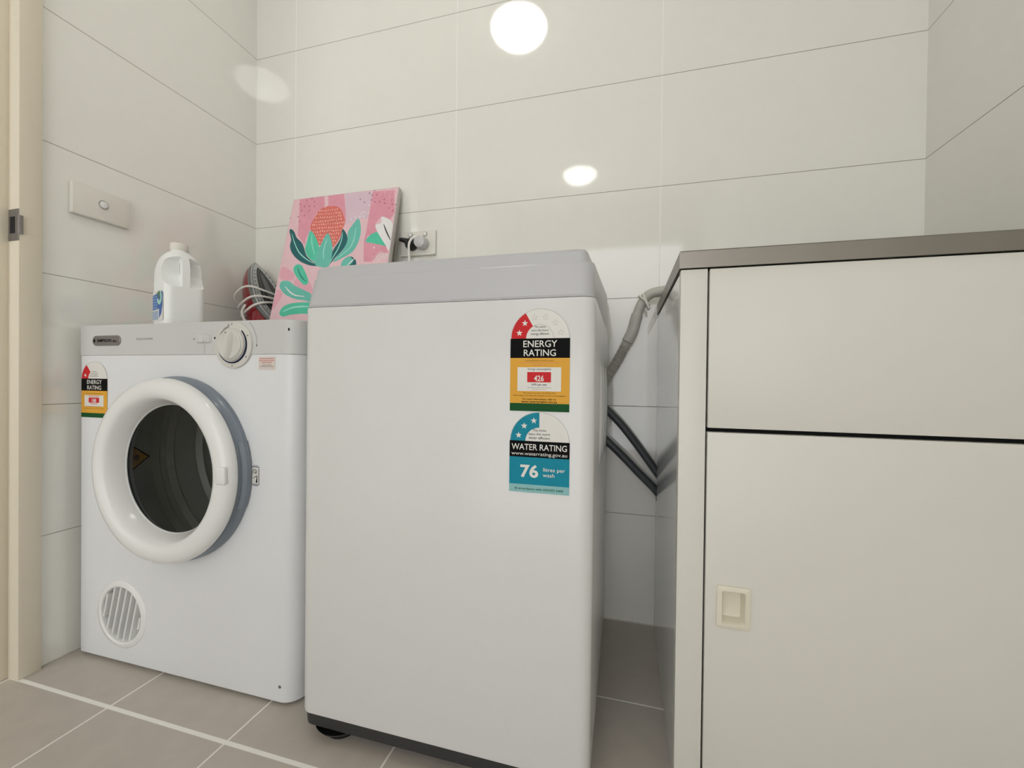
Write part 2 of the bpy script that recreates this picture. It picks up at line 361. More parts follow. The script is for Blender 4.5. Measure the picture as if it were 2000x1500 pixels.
def energy_label(name, parent, cx, y, z0, W, ztop, zb1, zb0, zy0, number, stars, ang, faint):
    """z0 bottom, zb1/zb0 black band, zy0 top of the green band, ztop top of the arch"""
    b = B(); mx = facing_front(cx, y, z0); H = W/2; s = W/.0945
    b.rect(mx, -H, 0, H, zb1-z0, .0002, 'clear_label')
    mg = mx @ Matrix.Diagonal((1, (ztop-zb1)/H, 1, 1)) if 0 else mx
    sc = (ztop-zb1)/(H*.985)
    arch(b, mx @ Matrix.Translation((0, zb1-z0, 0)) @ Matrix.Diagonal((1, sc, 1, 1)), W, H*.985, 0, 'red_ink', stars, ang, faint, .0003)
    a = zb1-z0
    for i, t in enumerate(('The more', 'stars the more', 'energy efficient')):
        b.text(mx, t, 0, a + (.0165-.0055*i)*s, .0005, .0052*s, 'grey_ink' if not faint else 'ink', width=(.018, .027, .029)[i]*s)
    b.rect(mx, -H, zb0-z0, H, zb1-z0, .0005, 'ink')
    hb = zb1-zb0
    b.text(mx, 'ENERGY', 0, zb0-z0+hb*.56, .0006, hb*.48, 'paper', width=W*.57, bold=.008)
    b.text(mx, 'RATING', 0, zb0-z0+hb*.10, .0006, hb*.48, 'paper', width=W*.54, bold=.008)
    b.rect(mx, -H, zy0-z0, H, zb0-z0, .0005, 'yellow'); b.rect(mx, -H, 0, H, zy0-z0, .0005, 'green')
    hy = zb0-zy0; Y = lambda f: zy0-z0+hy*f
    if number == '426':
        b.text(mx, 'A joint government and industry program', 0, Y(.93), .0006, .0030*s, 'brown_ink', width=W*.48)
        dashes(b, mx, -W*.33, W*.33, Y(.895), .0006, .0006, 'pale_red', 3); dashes(b, mx, -W*.12, W*.12, Y(.84), .0006, .0006, 'pale_red', 4)
        b.text(mx, 'When tested in accordance with AS/NZS 2040.2', 0, Y(.215), .0006, .0030*s, 'brown_ink', width=W*.55)
        b.text(mx, 'Actual energy use and running costs will depend on how you use the appliance', 0, Y(.16), .0006, .0030*s, 'ink', width=W*.88)
    else:
        b.text(mx, 'A joint government and industry program', 0, Y(.86), .0006, .0036*s, 'brown_ink', width=W*.6)
        dashes(b, mx, -W*.3, W*.3, Y(.28), .0007, .0006, 'brown_ink', 3); dashes(b, mx, -W*.38, W*.38, Y(.2), .0007, .0006, 'brown_ink', 5)
    b.rect(mx, -W*.372, Y(.27 if number == '426' else .3), W*.362, Y(.795), .0006, 'paper')
    b.text(mx, 'Energy consumption', 0, Y(.735), .0008, .0048*s, 'ink' if faint else 'red_ink', width=W*.39)
    b.rect(mx, -W*.205, Y(.465), W*.195, Y(.69), .0008, 'red_ink')
    b.text(mx, number, -W*.005, Y(.49), .0010, .0125*s, 'paper', width=W*.165, bold=.02)
    b.text(mx, 'kWh per year', 0, Y(.395), .0008, .0045*s, 'ink' if faint else 'red_ink', width=W*.26, bold=.01)
    if faint:
        dashes(b, mx, -W*.2, W*.2, Y(.345), .0006, .0008, 'grey_ink', 8); dashes(b, mx, -W*.12, W*.12, Y(.305), .0006, .0008, 'pale_red', 9)
        b.text(mx, 'For more information, refer to', 0, Y(.075), .0006, .0040*s, 'ink', width=W*.56, bold=.015)
        b.text(mx, 'www.energyrating.gov.au', 0, Y(.015), .0006, .0050*s, 'ink', width=W*.6, bold=.02)
    o = b.build(name, parent); return o
def water_label(parent):
    b = B(); z0 = .4915; cx, W = 1.1511, .0955; H = W/2; mx = facing_front(cx, -.5603, z0)
    a = .5725-z0
    b.rect(mx, -H, 0, H, a, .0002, 'clear_label')
    arch(b, mx @ Matrix.Translation((0, a, 0)) @ Matrix.Diagonal((1, .97, 1, 1)), W, H*.985, 0, 'teal', 3, pi/2, False, .0003)
    mm = mx @ Matrix.Translation((0, a, 0))
    for i in range(3, 6):
        an = pi-(i+.5)*pi/6; R = H*.985; o = star(R*.11, R*.73*cos(an), R*.73*sin(an)); q = star(R*.098, R*.73*cos(an), R*.73*sin(an))
        for k in range(10): b.shape(mm, [o[k], o[(k+1) % 10], q[(k+1) % 10], q[k]], .00045, 'clear_label')
    for i, t in enumerate(('The more', 'stars the more', 'water efficient')):
        b.text(mx, t, 0, a+.0155-.0060*i, .0005, .0056, 'ink', width=(.0215, .034, .034)[i])
    b.rect(mx, -H, a-.0255, H, a, .0005, 'ink')
    b.text(mx, 'WATER RATING', 0, a-.0140, .0006, .0135, 'paper', width=.088, bold=.008)
    b.text(mx, 'www.waterrating.gov.au', 0, a-.0225, .0006, .0078, 'paper', width=.0885)
    b.rect(mx, -H, .0125, H, a-.0255, .0005, 'teal'); b.rect(mx, -H, 0, H, .0125, .0005, 'pale_teal')
    b.text(mx, '76', -.0155, .0245, .0006, .0265, 'paper', width=.029, bold=.03)
    b.text(mx, 'litres per', .0065, .0345, .0006, .0085, 'paper', 'LEFT', width=.034, bold=.005)
    b.text(mx, 'wash', .0065, .0260, .0006, .0085, 'paper', 'LEFT', width=.0185, bold=.005)
    b.text(mx, 'In accordance with AS/NZS 6400', 0, .0042, .0006, .0048, 'green', width=.077, bold=.015)
    o = b.build('water_rating_label', parent); o['label'] = 'teal water rating label reading 76 litres per wash'

# ------------------------------------------------------------------ washing machine
wm = thing('washing_machine', 'tall white top loading washing machine with two rating labels, beside the cabinet', 'washing machine', (.97, -.3, 0))
WX0, WX1, WYF, WYB = .7045, 1.2345, -.56, -.04
b = B()
b.loft([rr(WX0+.006, WX1-.006, WYF+.006, WYB-.006, .016, .047), rr(WX0+.001, WX1-.001, WYF+.001, WYB-.001, .02, .0505), rr(WX0, WX1, WYF, WYB, .021, .055),
        rr(WX0, WX1, WYF, WYB, .021, .7945), rr(WX0+.0008, WX1-.0008, WYF+.0008, WYB-.0008, .0205, .7960), rr(WX0+.004, WX1-.004, WYF+.0045, WYB-.004, .018, .7968)], 'washer')
b.build('body', wm)
zf = lambda x, y: .1*(y - WYF)
def tz(z): return lambda x, y: (z-.7985)/.0555*.1*(y-WYF)
b = B()
b.loft([rr(WX0+.005, WX1-.005, WYF+.0055, WYB-.005, .018, .7966), rr(WX0+.0022, WX1-.0022, WYF+.0030, WYB-.003, .02, .7978),
        rr(WX0+.0014, WX1-.0014, WYF+.0018, WYB-.001, .021, .801),
        rr(WX0+.008, WX1-.0025, WYF+.006, WYB, .024, .842, zf=tz(.842)), rr(WX0+.0090, WX1-.0035, WYF+.0068, WYB-.002, .024, .8490, zf=tz(.8490)), rr(WX0+.0100, WX1-.0045, WYF+.0085, WYB-.002, .024, .8512, zf=tz(.8512)),
        rr(WX0+.014, WX1-.008, WYF+.014, WYB-.006, .024, .8525, zf=tz(.8525))], 'washer_top')
b.build('top_cover', wm, sharp=25)
def arcz(x, y): return .052*(y-WYF)/.5 + .0045*(1-((x-.97)/.26)**2)
b = B()
b.loft([rr(WX0+.010, WX1-.0125, WYF+.016, WYB-.05, .014, .851, zf=zf), rr(WX0+.012, WX1-.0145, WYF+.018, WYB-.052, .014, .869, zf=zf),
        rr(WX0+.015, WX1-.018, WYF+.023, WYB-.056, .014, .8735, zf=zf), rr(WX0+.07, WX1-.07, WYF+.07, WYB-.1, .03, .8755, zf=zf)], 'washer_top')
b.build('lid', wm)
b = B()
b.box((WX0+.05, WYB-.062, .885), (WX1-.05, WYB-.006, .925), 'washer_top', .012); b.build('control_console', wm)
b = B()
for yy in (-.395, -.300, -.185):
    rings = []
    for k in range(13):
        t = k/12; z = .505 + .205*t; wd = max(.0006, .0085*sin(pi*t)**.5); dp = max(.0004, .007*sin(pi*t)**.6)
        rings.append([Vector((WX1-.0010+dp*sin(a), yy+wd*cos(a), z)) for a in [pi*i/6 for i in range(7)]])
    b.loft(rings, 'washer', closed=False)
b.build('side_grip', wm)
b = B()
b.loft([rr(WX0+.012, WX1-.012, WYF+.014, WYB-.012, .03, .022), rr(WX0+.0035, WX1-.0035, WYF+.0035, WYB-.004, .022, .028), rr(WX0+.003, WX1-.003, WYF+.003, WYB-.003, .02, .0495)], 'washer_base')
b.build('base_frame', wm)
for sx in (WX0+.062, WX1-.062):
    for sy in (WYF+.046, WYB-.06):
        b = B(); b.lathe([(.012, .03), (.012, .014), (.030, .0125), (.033, .009), (.031, .0005), (0, .0005)], Matrix.Translation((sx, sy, 0)), 'black', 32)
        b.lathe([(.050, .0228), (.044, .0150), (.036, .0130), (.02, .0130)], Matrix.Translation((sx, sy, 0)), 'washer_base', 32)
        b.build('foot', wm)
o = energy_label('energy_rating_label', wm, 1.1502, -.5603, .6195, .0945, .7800, .7335, .7030, .6318, '426', 2, pi/3, True)
o['label'] = 'yellow and black energy rating label reading 426'
water_label(wm)

# ------------------------------------------------------------------ clothes dryer
dr = thing('clothes_dryer', 'white front loading clothes dryer with a round glass door, standing left of the washing machine', 'clothes dryer', (.335, -.28, 0))
DX0, DX1, DYF, DYB = .026, .6485, -.51, -.06
def drr(g, z, rl=.006, rg=.036):   # plan of the dryer: tight left corner, round right corner
    out = []
    x0, x1, y0, y1 = DX0+g, DX1-g, DYF+g, DYB-g
    for cx, cy, a, r in ((x1-rg, y0+rg, -pi/2, rg), (x1-.006, y1-.006, 0, .006), (x0+.006, y1-.006, pi/2, .006), (x0+rl, y0+rl, pi, rl)):
        for i in range(9):
            t = a+pi/2*i/8; out.append(Vector((cx+r*cos(t), cy+r*sin(t), z)))
    return out
b = B(); b.loft([drr(.003, .0065), drr(.0005, .0085), drr(0, .012), drr(0, .7145)], 'dryer')
body = b.build('body', dr)
DC = (.337, .468)
mxd = facing_front(DC[0], 0, DC[1])       # local z is distance towards the room: z = -y
c = B(); c.lathe([(.001, .6), (.160, .6), (.160, .497), (.278, .497), (.278, .185), (.001, .185)], mxd, 'void', 64, cap0=True, cap1=True); bmesh.ops.recalc_face_normals(c.bm, faces=c.bm.faces)
boolean_cut(body, c)
VC = (.1668, .118)
mxv = facing_front(VC[0], 0, VC[1])
c = B(); c.lathe([(.001, .6), (.064, .6), (.064, .48), (.001, .48)], mxv, 'void', 48, cap0=True, cap1=True); bmesh.ops.recalc_face_normals(c.bm, faces=c.bm.faces)
boolean_cut(body, c)
# side seam strip and small screw
b = B(); b.box((DX1-.0004, -.4625, .012), (DX1+.0006, -.4605, .713), 'dryer_panel'); b.build('side_seam', dr)
b = B(); b.lathe([(.0001, .0016), (.003, .0012), (.0034, 0)], facing_front(.6115, -.5095, .040), 'dark_steel', 16); b.build('screw', dr)
# drum
b = B()
prof = [(.158, .4985), (.166, .492), (.235, .488), (.255, .484), (.262, .474), (.266, .455)]
for yy in (.374, .336, .255):
    prof += [(.268, yy+.011), (.264, yy+.007), (.2555, yy), (.264, yy-.007), (.268, yy-.011)]
prof += [(.268, .215), (.262, .197), (.24, .193), (.13, .193), (.12, .199), (.0005, .200)]
b.lathe(prof, mxd, 'drum', 96); b.build('drum', dr)
# warning triangle on the drum wall
b = B()
def on_drum(s, z, off): return Vector((.0745+off, s, z))     # a flat sticker on the left wall of the drum
tri = [(-.437, .495), (-.437, .424), (-.392, .4575)]
for k, (sc, mt, off) in enumerate(((1, 'ink', .0006), (.84, 'yellow', .0010))):
    cy = sum(p[0] for p in tri)/3; cz = sum(p[1] for p in tri)/3
    b.poly([on_drum(cy+(p[0]-cy)*sc, cz+(p[1]-cz)*sc, off+.001) for p in tri], mt)
b.poly([on_drum(-.424+.0065*cos(a), .459+.008*sin(a), .0030) for a in [2*pi*i/12 for i in range(12)]], 'brown_ink')
o = b.build('warning_sticker', dr); o['label'] = 'yellow and black warning triangle'
# grey surround behind the door
b = B()
b.lathe([(.160, .509), (.1985, .5095), (.2005, .5115), (.2000, .519), (.1965, .523), (.1955, .531), (.1930, .534), (.150, .534), (.150, .509)], mxd, 'ring_grey', 96)
b.build('door_surround', dr)
# the door: white dished ring, glass, latch
dd = B()
mxo = facing_front(DC[0]+.004, 0, DC[1]+.001)
dd.lathe([(.160, .5345), (.1860, .5345), (.1925, .5375), (.1950, .5425), (.1948, .5490), (.1920, .5555), (.1860, .5610), (.1760, .5645), (.1660, .5650), (.1570, .5625), (.1520, .5570),
          (.1475, .5480), (.1430, .5385), (.1400, .5290), (.1388, .5245), (.1384, .5235), (.1376, .5235), (.1376, .5255), (.150, .5345)], mxo, 'white_gloss', 128)
door = dd.build('door', dr, sharp=60); door['label'] = 'white dished round door ring'
b = B(); b.lathe([(.1385, .5245), (.08, .5262), (.0005, .527)], mxo, 'glass', 64); bmesh.ops.recalc_face_normals(b.bm, faces=b.bm.faces); [f.normal_flip() for f in b.bm.faces if f.normal.y > 0]; b.build('door_glass', door)
b = B(); b.box((-.0115, -.0175, -.004), (.0115, .0175, .0065), 'white_gloss', .0045, 4, facing_front(DC[0]+.183, -.5610, DC[1]+.006) @ Matrix.Rotation(radians(2), 4, 'Z')); b.build('door_latch', door)
b = B(); b.loft([[mxd @ Vector((r*cos(t), r*sin(t), z)) for r, z in ((.1992, .512), (.2030, .513), (.2028, .523), (.1975, .5295))] for t in [radians(-20+40*i/16) for i in range(17)]], 'ring_grey'); b.build('hinge_cover', dr)
# control panel with dial
b = B()
b.loft([drr(.0012, .7140), drr(-.0012, .7160), drr(-.0012, .7835), drr(0, .7852), drr(.003, .7860)], 'dryer_panel')
cp = b.build('control_panel', dr)
KX, KZ = .4905, .7350; mk = facing_front(KX, 0, KZ)
b = B(); b.lathe([(.0488, .5105), (.0490, .5135), (.0478, .5150), (.0350, .5155), (.0005, .5155)], mk, 'knob', 64); dp = b.build('dial_plate', cp)
b = B()
for i in range(60):      # navy crescent, thin at the left, thick at lower right
    f0, f1 = i/60, (i+1)/60; a0 = radians(50 - 308*f0); a1 = radians(50 - 308*f1)
    def wd(a): return .0011 + .0034*max(0, cos((a-radians(-25))/2))**3
    q = [(.0388*cos(a0), .0388*sin(a0)), (.0388*cos(a1), .0388*sin(a1)), ((.0388-wd(a1))*cos(a1), (.0388-wd(a1))*sin(a1)), ((.0388-wd(a0))*cos(a0), (.0388-wd(a0))*sin(a0))]
    b.shape(mk, q, .5158, 'navy')
for a, r in ((92, .0432), (104, .0430), (25, .0440), (-35, .0440), (-90, .0440)):
    b.rect(mk, r*cos(radians(a))-.0014, r*sin(radians(a))-.0014, r*cos(radians(a))+.0014, r*sin(radians(a))+.0014, .5158, 'grey_ink')
for k in range(9):
    a = radians(100+3.2*k); b.rect(mk, .0405*cos(a)-.0006, .0405*sin(a)-.0006, .0405*cos(a)+.0006, .0405*sin(a)+.0006, .5158, 'grey_ink')
b.build('dial_marking', cp)
b = B(); b.disc(facing_front(KX+.004, 0, KZ+.004), .0545, .0553, .5114, 'grey_ink', 28, radians(-5), radians(50))
b.shape(facing_front(KX+.004, 0, KZ+.004), [(.0525, -.004), (.0572, -.004), (.0549, -.0095)], .5114, 'grey_ink'); b.build('arrow_marking', cp)
b = B()
b.lathe([(.0335, .5155), (.0335, .5185), (.0325, .5205), (.0308, .5215), (.0300, .5240), (.0280, .5255), (.020, .5235), (.0005, .522)], mk, 'knob', 64)
rg = []
for k in range(9):
    t = k/8; yy = -.0285+.057*t; w_ = .0045+.0022*t; hh = .5325-.0020*abs(2*t-1)**2
    if k in (0, 8): hh -= .003
    rg.append([mk @ Matrix.Rotation(radians(-4), 4, 'Z') @ Vector(p) for p in ((-w_*1.6, yy, .522), (-w_, yy, hh-.002), (-w_*.6, yy, hh), (w_*.6, yy, hh), (w_, yy, hh-.002), (w_*1.6, yy, .522))])
b.loft(rg, 'knob')
kn = b.build('timer_knob', cp)
b = B(); b.lathe([(.0017, .5330), (.0001, .5332)], mk @ Matrix.Translation((.0018, .0235, 0)), 'grey_ink', 12); b.build('pointer_dot', kn)
b = B(); mb = facing_front(.4105, -.5112, .7492)
b.box((-.0195, -.0095, -.001), (.0195, .0095, .0016), 'dryer_panel', .0014, 2, mb); b.box((-.0165, -.0085, .0), (0, .0085, .0045), 'dryer_panel', .002, 3, mb @ Matrix.Rotation(radians(5), 4, 'Y'))
b.box((0, -.0085, .0), (.0165, .0085, .0030), 'dryer_panel', .0014, 3, mb @ Matrix.Rotation(radians(-3), 4, 'Y')); b.build('rocker_button', cp)
b = B(); b.disc(facing_front(.4395, 0, .7500), 0, .0026, .5116, 'ink', 16); b.build('heat_dot', cp)
b = B(); b.disc(facing_front(.3815, 0, .7490), .0010, .0021, .5116, 'grey_ink', 16); b.build('heat_dot', cp)
b = B(); b.rect(facing_front(.4105, 0, .7492), -.0004, -.032, .0004, -.0115, .5115, 'label_line'); b.build('rocker_line', cp)
b = B(); b.text(facing_front(.236, -.5113, .7495), 'EZILOADER', 0, 0, .0002, .0062, 'grey_ink', width=.050); b.build('series_lettering', cp)
b = B(); b.disc(facing_front(.6260, 0, .7650), 0, .0030, .5092, 'ink', 16); b.build('screw_hole', cp)
b = B(); mb = facing_front(.1175, -.5112, .7492)
def pill(L_, r, z): return [mb @ Vector(((L_ if c_ > 0 else -L_)+r*cos(t), r*sin(t), z)) for c_, t in [(1, -pi/2+pi*i/10) for i in range(11)] + [(-1, pi/2+pi*i/10) for i in range(11)]]
b.loft([pill(.0335, .0118, 0), pill(.0335, .0116, .0018), pill(.0335, .0108, .0024)], 'badge')
b.text(mb, 'SIMPSON', -.0055, -.0030, .0026, .0088, 'ink', width=.046, bold=.03); b.text(mb, '4kg', .0285, -.0042, .0026, .0078, 'ink', width=.0125, bold=.02)
b.shape(mb, [(-.0415, 0), (-.0375, .0045), (-.0345, .001), (-.0365, -.0055), (-.039, -.0045)], .0026, 'ink')
b.build('badge', cp)
# labels on the dryer front
energy_label('energy_rating_label', dr, .0745, -.5103, .5690, .0865, .7015, .6605, .6320, .5795, '188', 1, radians(52), False)
b = B(); mb = facing_front(.5745, -.5103, .6972)
b.rect(mb, -.0205, -.0135, .0205, .0125, .0002, 'pale_pink')
for k, (a, z) in enumerate(((.018, .0092), (.019, .0052), (.012, .0012))): dashes(b, mb, -a, a, z, .0016, .0004, 'pale_red', 20+k)
for k, (a, z) in enumerate(((.012, -.0042), (.017, -.0072))): dashes(b, mb, -a, a, z, .0011, .0004, 'grey_ink', 30+k)
b.build('warning_label', dr)
b = B(); mb = facing_front(.5475, -.5103, .4655)
b.rect(mb, -.0095, -.0155, .0095, .0150, .0001, 'paper')
for x0, y0, x1, y1 in ((-.0105, .0172, .0105, .0182), (-.007, .0198, .007, .0206), (-.0105, -.0185, .0105, -.0175), (-.007, -.0212, .007, -.0202), (.0078, -.0155, .0090, .0150)): b.rect(mb, x0, y0, x1, y1, .0003, 'ink')
b.disc(mb @ Matrix.Translation((-.002, .0075, 0)), .0040, .0052, .0003, 'ink', 20, radians(-60), radians(230))
b.disc(mb @ Matrix.Translation((-.001, .0065, 0)), 0, .0020, .0003, 'grey_ink', 10)
b.shape(mb, [(.0005, -.0145), (.0045, -.0145), (.0025, -.003), (.0045, .002)], .0003, 'ink'); b.shape(mb, [(.0025, .0), (-.007, -.006), (-.0062, -.0065), (.0035, -.0012)], .0003, 'ink')
b.build('door_pictogram', dr)
# vent
b = B(); b.lathe([(.0620, .484), (.0620, .5085), (.0635, .5125), (.0665, .5145), (.0740, .5135), (.0775, .5105), (.0775, .5095)], mxv, 'white_gloss', 64)
vr = b.build('vent', dr)
b = B(); b.lathe([(.0625, .4870), (.0001, .4868)], mxv, 'void', 32); b.build('vent_back', vr)  # near-black disc paints the shade behind the louvres
b = B(); mt_ = mxv @ Matrix.Rotation(radians(-14), 4, 'Z')
for i in range(7):
    cx = -.0545+.0182*i; hl = math.sqrt(max(0, .0615**2-cx**2))
    q = [(cx-.0030, .5095), (cx-.0010, .5112), (cx+.0012, .5095), (cx+.0050, .4935), (cx+.0030, .4930), (cx-.0012, .5070)]
    hl2 = math.sqrt(max(.0002, .0615**2-(min(.0600, abs(cx+.010)))**2)); hl = min(max(hl, hl2), .061) if abs(cx) < .05 else min(hl, hl2)
    b.loft([[mt_ @ Vector((x, yy, z)) for x, z in q] for yy in (-hl, hl)], 'white_gloss')
b.build('louvre', vr)
for sx in (DX0+.05, DX1-.06):
    for sy in (DYF+.05, DYB-.05):
        b = B(); b.lathe([(.018, .0075), (.020, .004), (.020, 0.0002), (0, .0002)], Matrix.Translation((sx, sy, 0)), 'black', 20); b.build('foot', dr)

# ------------------------------------------------------------------ canvas painting leaning on the wall, standing on the dryer
import json
PAINT = json.loads('''{"darkleaf1":[[0.038,0.773],[0.076,0.749],[0.112,0.704],[0.169,0.666],[0.203,0.626],[0.227,0.587],[0.263,0.551],[0.327,0.513],[0.374,0.488],[0.296,0.495],[0.206,0.523],[0.13,0.565],[0.082,0.609],[0.059,0.652],[0.059,0.694],[0.025,0.759]],"leafR":[[0.675,0.8],[0.708,0.743],[0.718,0.676],[0.701,0.611],[0.668,0.567],[0.605,0.538],[0.507,0.507],[0.533,0.548],[0.577,0.585],[0.605,0.657],[0.597,0.711],[0.627,0.756]],"darkleaf2":[[0.543,0.735],[0.581,0.705],[0.605,0.663],[0.596,0.617],[0.562,0.573],[0.518,0.536],[0.469,0.483],[0.481,0.545],[0.488,0.591],[0.514,0.629],[0.539,0.675]],"leafM1":[[0.242,0.744],[0.289,0.706],[0.335,0.648],[0.362,0.592],[0.384,0.504],[0.295,0.535],[0.238,0.579],[0.216,0.621],[0.222,0.676],[0.227,0.731]],"leafM2":[[0.414,0.714],[0.452,0.667],[0.482,0.598],[0.484,0.531],[0.47,0.479],[0.389,0.48],[0.339,0.503],[0.336,0.553],[0.347,0.6],[0.373,0.659],[0.391,0.699]],"pine":[[0.242,0.744],[0.226,0.787],[0.247,0.834],[0.281,0.888],[0.33,0.912],[0.412,0.916],[0.481,0.892],[0.523,0.847],[0.555,0.782],[0.543,0.735],[0.536,0.688],[0.511,0.643],[0.483,0.611],[0.455,0.653],[0.415,0.71],[0.381,0.665],[0.352,0.633],[0.314,0.676],[0.276,0.72]],"leafB":[[0.657,0.538],[0.709,0.512],[0.722,0.473],[0.692,0.455],[0.596,0.46],[0.585,0.493],[0.608,0.524]],"leafS":[[0.164,0.509],[0.212,0.5],[0.249,0.464],[0.289,0.416],[0.308,0.376],[0.276,0.361],[0.222,0.393],[0.163,0.442],[0.138,0.483]],"leafL1":[[0.034,0.368],[0.054,0.397],[0.12,0.394],[0.184,0.361],[0.285,0.325],[0.355,0.296],[0.368,0.244],[0.303,0.256],[0.209,0.269],[0.119,0.298],[0.063,0.333]],"leafL2":[[0.087,0.182],[0.105,0.214],[0.172,0.238],[0.306,0.243],[0.371,0.232],[0.387,0.168],[0.308,0.167],[0.201,0.163],[0.132,0.152],[0.097,0.163]],"flowerR":[[0.885,0.796],[0.957,0.771],[0.994,0.728],[0.997,0.643],[0.992,0.56],[0.957,0.594],[0.905,0.649],[0.862,0.698],[0.841,0.74],[0.889,0.753]],"greenR":[[0.774,0.632],[0.8,0.67],[0.855,0.692],[0.896,0.676],[0.965,0.594],[0.897,0.604],[0.827,0.619]],"pinkA":[[0.064,0.994],[0.309,1.0],[0.333,0.919],[0.257,0.869],[0.229,0.793],[0.231,0.751],[0.207,0.698],[0.203,0.643],[0.116,0.725],[0.092,0.868]],"pinkB":[[0.347,1.0],[0.499,0.996],[0.552,0.837],[0.563,0.768],[0.511,0.841],[0.441,0.909],[0.366,0.92]],"pinkC":[[0.772,0.984],[0.961,0.979],[0.995,0.814],[0.958,0.764],[0.877,0.797],[0.836,0.747],[0.883,0.677],[0.783,0.671],[0.774,0.632],[0.957,0.594],[0.991,0.541],[0.908,0.546],[0.853,0.488],[0.785,0.495],[0.759,0.62],[0.766,0.752],[0.767,0.901]],"lilac":[[0.508,0.995],[0.771,0.991],[0.767,0.901],[0.757,0.8],[0.663,0.794],[0.572,0.767]],"vein1":[[0.056,0.736],[0.104,0.663],[0.17,0.59],[0.258,0.537],[0.329,0.507]],"vein2":[[0.548,0.715],[0.551,0.66],[0.531,0.595],[0.493,0.531],[0.473,0.486]],"veinR":[[0.667,0.733],[0.668,0.666],[0.643,0.601],[0.576,0.552],[0.521,0.523]],"veinM2":[[0.414,0.676],[0.403,0.63],[0.402,0.576],[0.415,0.529]],"veinL1":[[0.093,0.358],[0.14,0.324],[0.202,0.295],[0.296,0.282]],"veinS":[[0.178,0.488],[0.201,0.453],[0.24,0.412],[0.288,0.383]],"veinF":[[0.913,0.741],[0.948,0.686],[0.992,0.627]],"veinB":[[0.644,0.477],[0.673,0.501],[0.703,0.522]],"white":[[0.858,0.587],[0.902,0.533],[0.93,0.519],[0.977,0.529],[0.964,0.51],[0.917,0.5],[0.609,0.798],[0.651,0.809],[0.698,0.832],[0.722,0.844],[0.759,0.834],[0.72,0.813],[0.685,0.813],[0.756,0.889]],"dots":[[0.005,0.859],[0.085,0.86],[0.108,0.824],[0.108,0.904],[0.13,0.933],[0.081,0.956],[0.14,0.979],[0.181,0.931],[0.189,0.899],[0.146,0.864],[0.19,0.989],[0.22,0.963],[0.229,0.927],[0.663,0.94],[0.707,0.915],[0.739,0.977],[0.784,0.991],[0.766,0.96],[0.811,0.959],[0.766,0.926],[0.8,0.909],[0.843,0.907],[0.883,0.92],[0.893,0.89],[0.953,0.908],[0.963,0.878],[0.938,0.852],[0.975,0.83],[0.993,0.871]]}''')
CW, CH, CT = .40, .50, .018
cx0, cyb, lean, cyaw = .1871, -.1393, .2256, .0025
ex = Vector((cos(cyaw), sin(cyaw), 0)); ez = Vector((-sin(cyaw)*sin(lean), cos(cyaw)*sin(lean), cos(lean))); en = ex.cross(ez)
mc = Matrix(((ex.x, ez.x, en.x, cx0), (ex.y, ez.y, en.y, cyb), (ex.z, ez.z, en.z, .7862), (0, 0, 0, 1)))
pa = thing('canvas_painting', 'pink canvas painting of a coral flower with teal leaves, leaning on the dryer top', 'painting', (cx0+.2, cyb, .7862))
b = B(); b.box((0, .0005, -CT), (CW, CH, 0), 'canvas_edge', .0015, 2, mc)
b.build('canvas', pa)
b = B(); sh = lambda pts: [(u*CW, v*CH) for u, v in pts]
def clip(pts): return [(min(.996, max(.004, u)), min(.996, max(.004, v))) for u, v in pts]
def blob(key, h, m, smooth=True):
    P = [Vector((u, v, 0)) for u, v in PAINT[key]] if isinstance(key, str) else [Vector((u, v, 0)) for u, v in key]
    if smooth:
        n = len(P); out = []
        for i in range(n):
            a, p, c_, d = P[i-1], P[i], P[(i+1) % n], P[(i+2) % n]
            for k in range(4):
                t = k/4; out.append(.5*((2*p)+(c_-a)*t+(2*a-5*p+4*c_-d)*t*t+(3*p-a-3*c_+d)*t**3))
        P = out
    b.shape(mc, sh(clip([(p.x, p.y) for p in P])), h, m)
def stroke(key, wd, h, m):
    P = spline([(u*CW, v*CH, 0) for u, v in (PAINT[key] if isinstance(key, str) else key)], 5); n = len(P); L_ = []; R_ = []
    for i, p in enumerate(P):
        t = (P[min(i+1, n-1)]-P[max(i-1, 0)]).normalized(); nn = Vector((-t.y, t.x, 0)); q = wd*(.35+.65*sin(pi*(i+.6)/(n+.2)))/2
        L_.append(p+nn*q); R_.append(p-nn*q)
    for i in range(n-1): b.shape(mc, [(v.x, v.y) for v in (L_[i], R_[i], R_[i+1], L_[i+1])], h, m)
def dot(u, v, r, h, m, ar=1.5, rot=0):
    b.shape(mc, [(min(CW-.001, max(.001, u*CW + r*cos(a)*cos(rot)-r*ar*sin(a)*sin(rot))), min(CH-.001, max(.001, v*CH + r*cos(a)*sin(rot)+r*ar*sin(a)*cos(rot)))) for a in [2*pi*i/8 for i in range(8)]], h, m)
e = .00006; h = .0003
b.shape(mc, sh([(.004, .004), (.996, .004), (.996, .996), (.004, .996)]), h, 'p_pink')
blob('lilac', h+e, 'p_lilac', False); blob('pinkA', h+2*e, 'p_rose', False); blob('pinkB', h+2*e, 'p_rose', False); blob('pinkC', h+2*e, 'p_rose', False)
blob([(.03, .50), (.16, .44), (.14, .40), (.02, .42)], h+e, 'p_mid'); blob([(.20, .33), (.36, .30), (.30, .40), (.18, .41)], h+e, 'p_mid')
blob([(.01, .20), (.08, .30), (.03, .34), (.01, .30)], h+e, 'p_mid'); blob([(.45, .08), (.75, .10), (.82, .35), (.5, .40)], h+e, 'p_mid')
rnd = random.Random(5)
blob('leafR', h+3*e, 'p_teal'); blob('pine', h+4*e, 'p_coral')
poly = PAINT['pine']
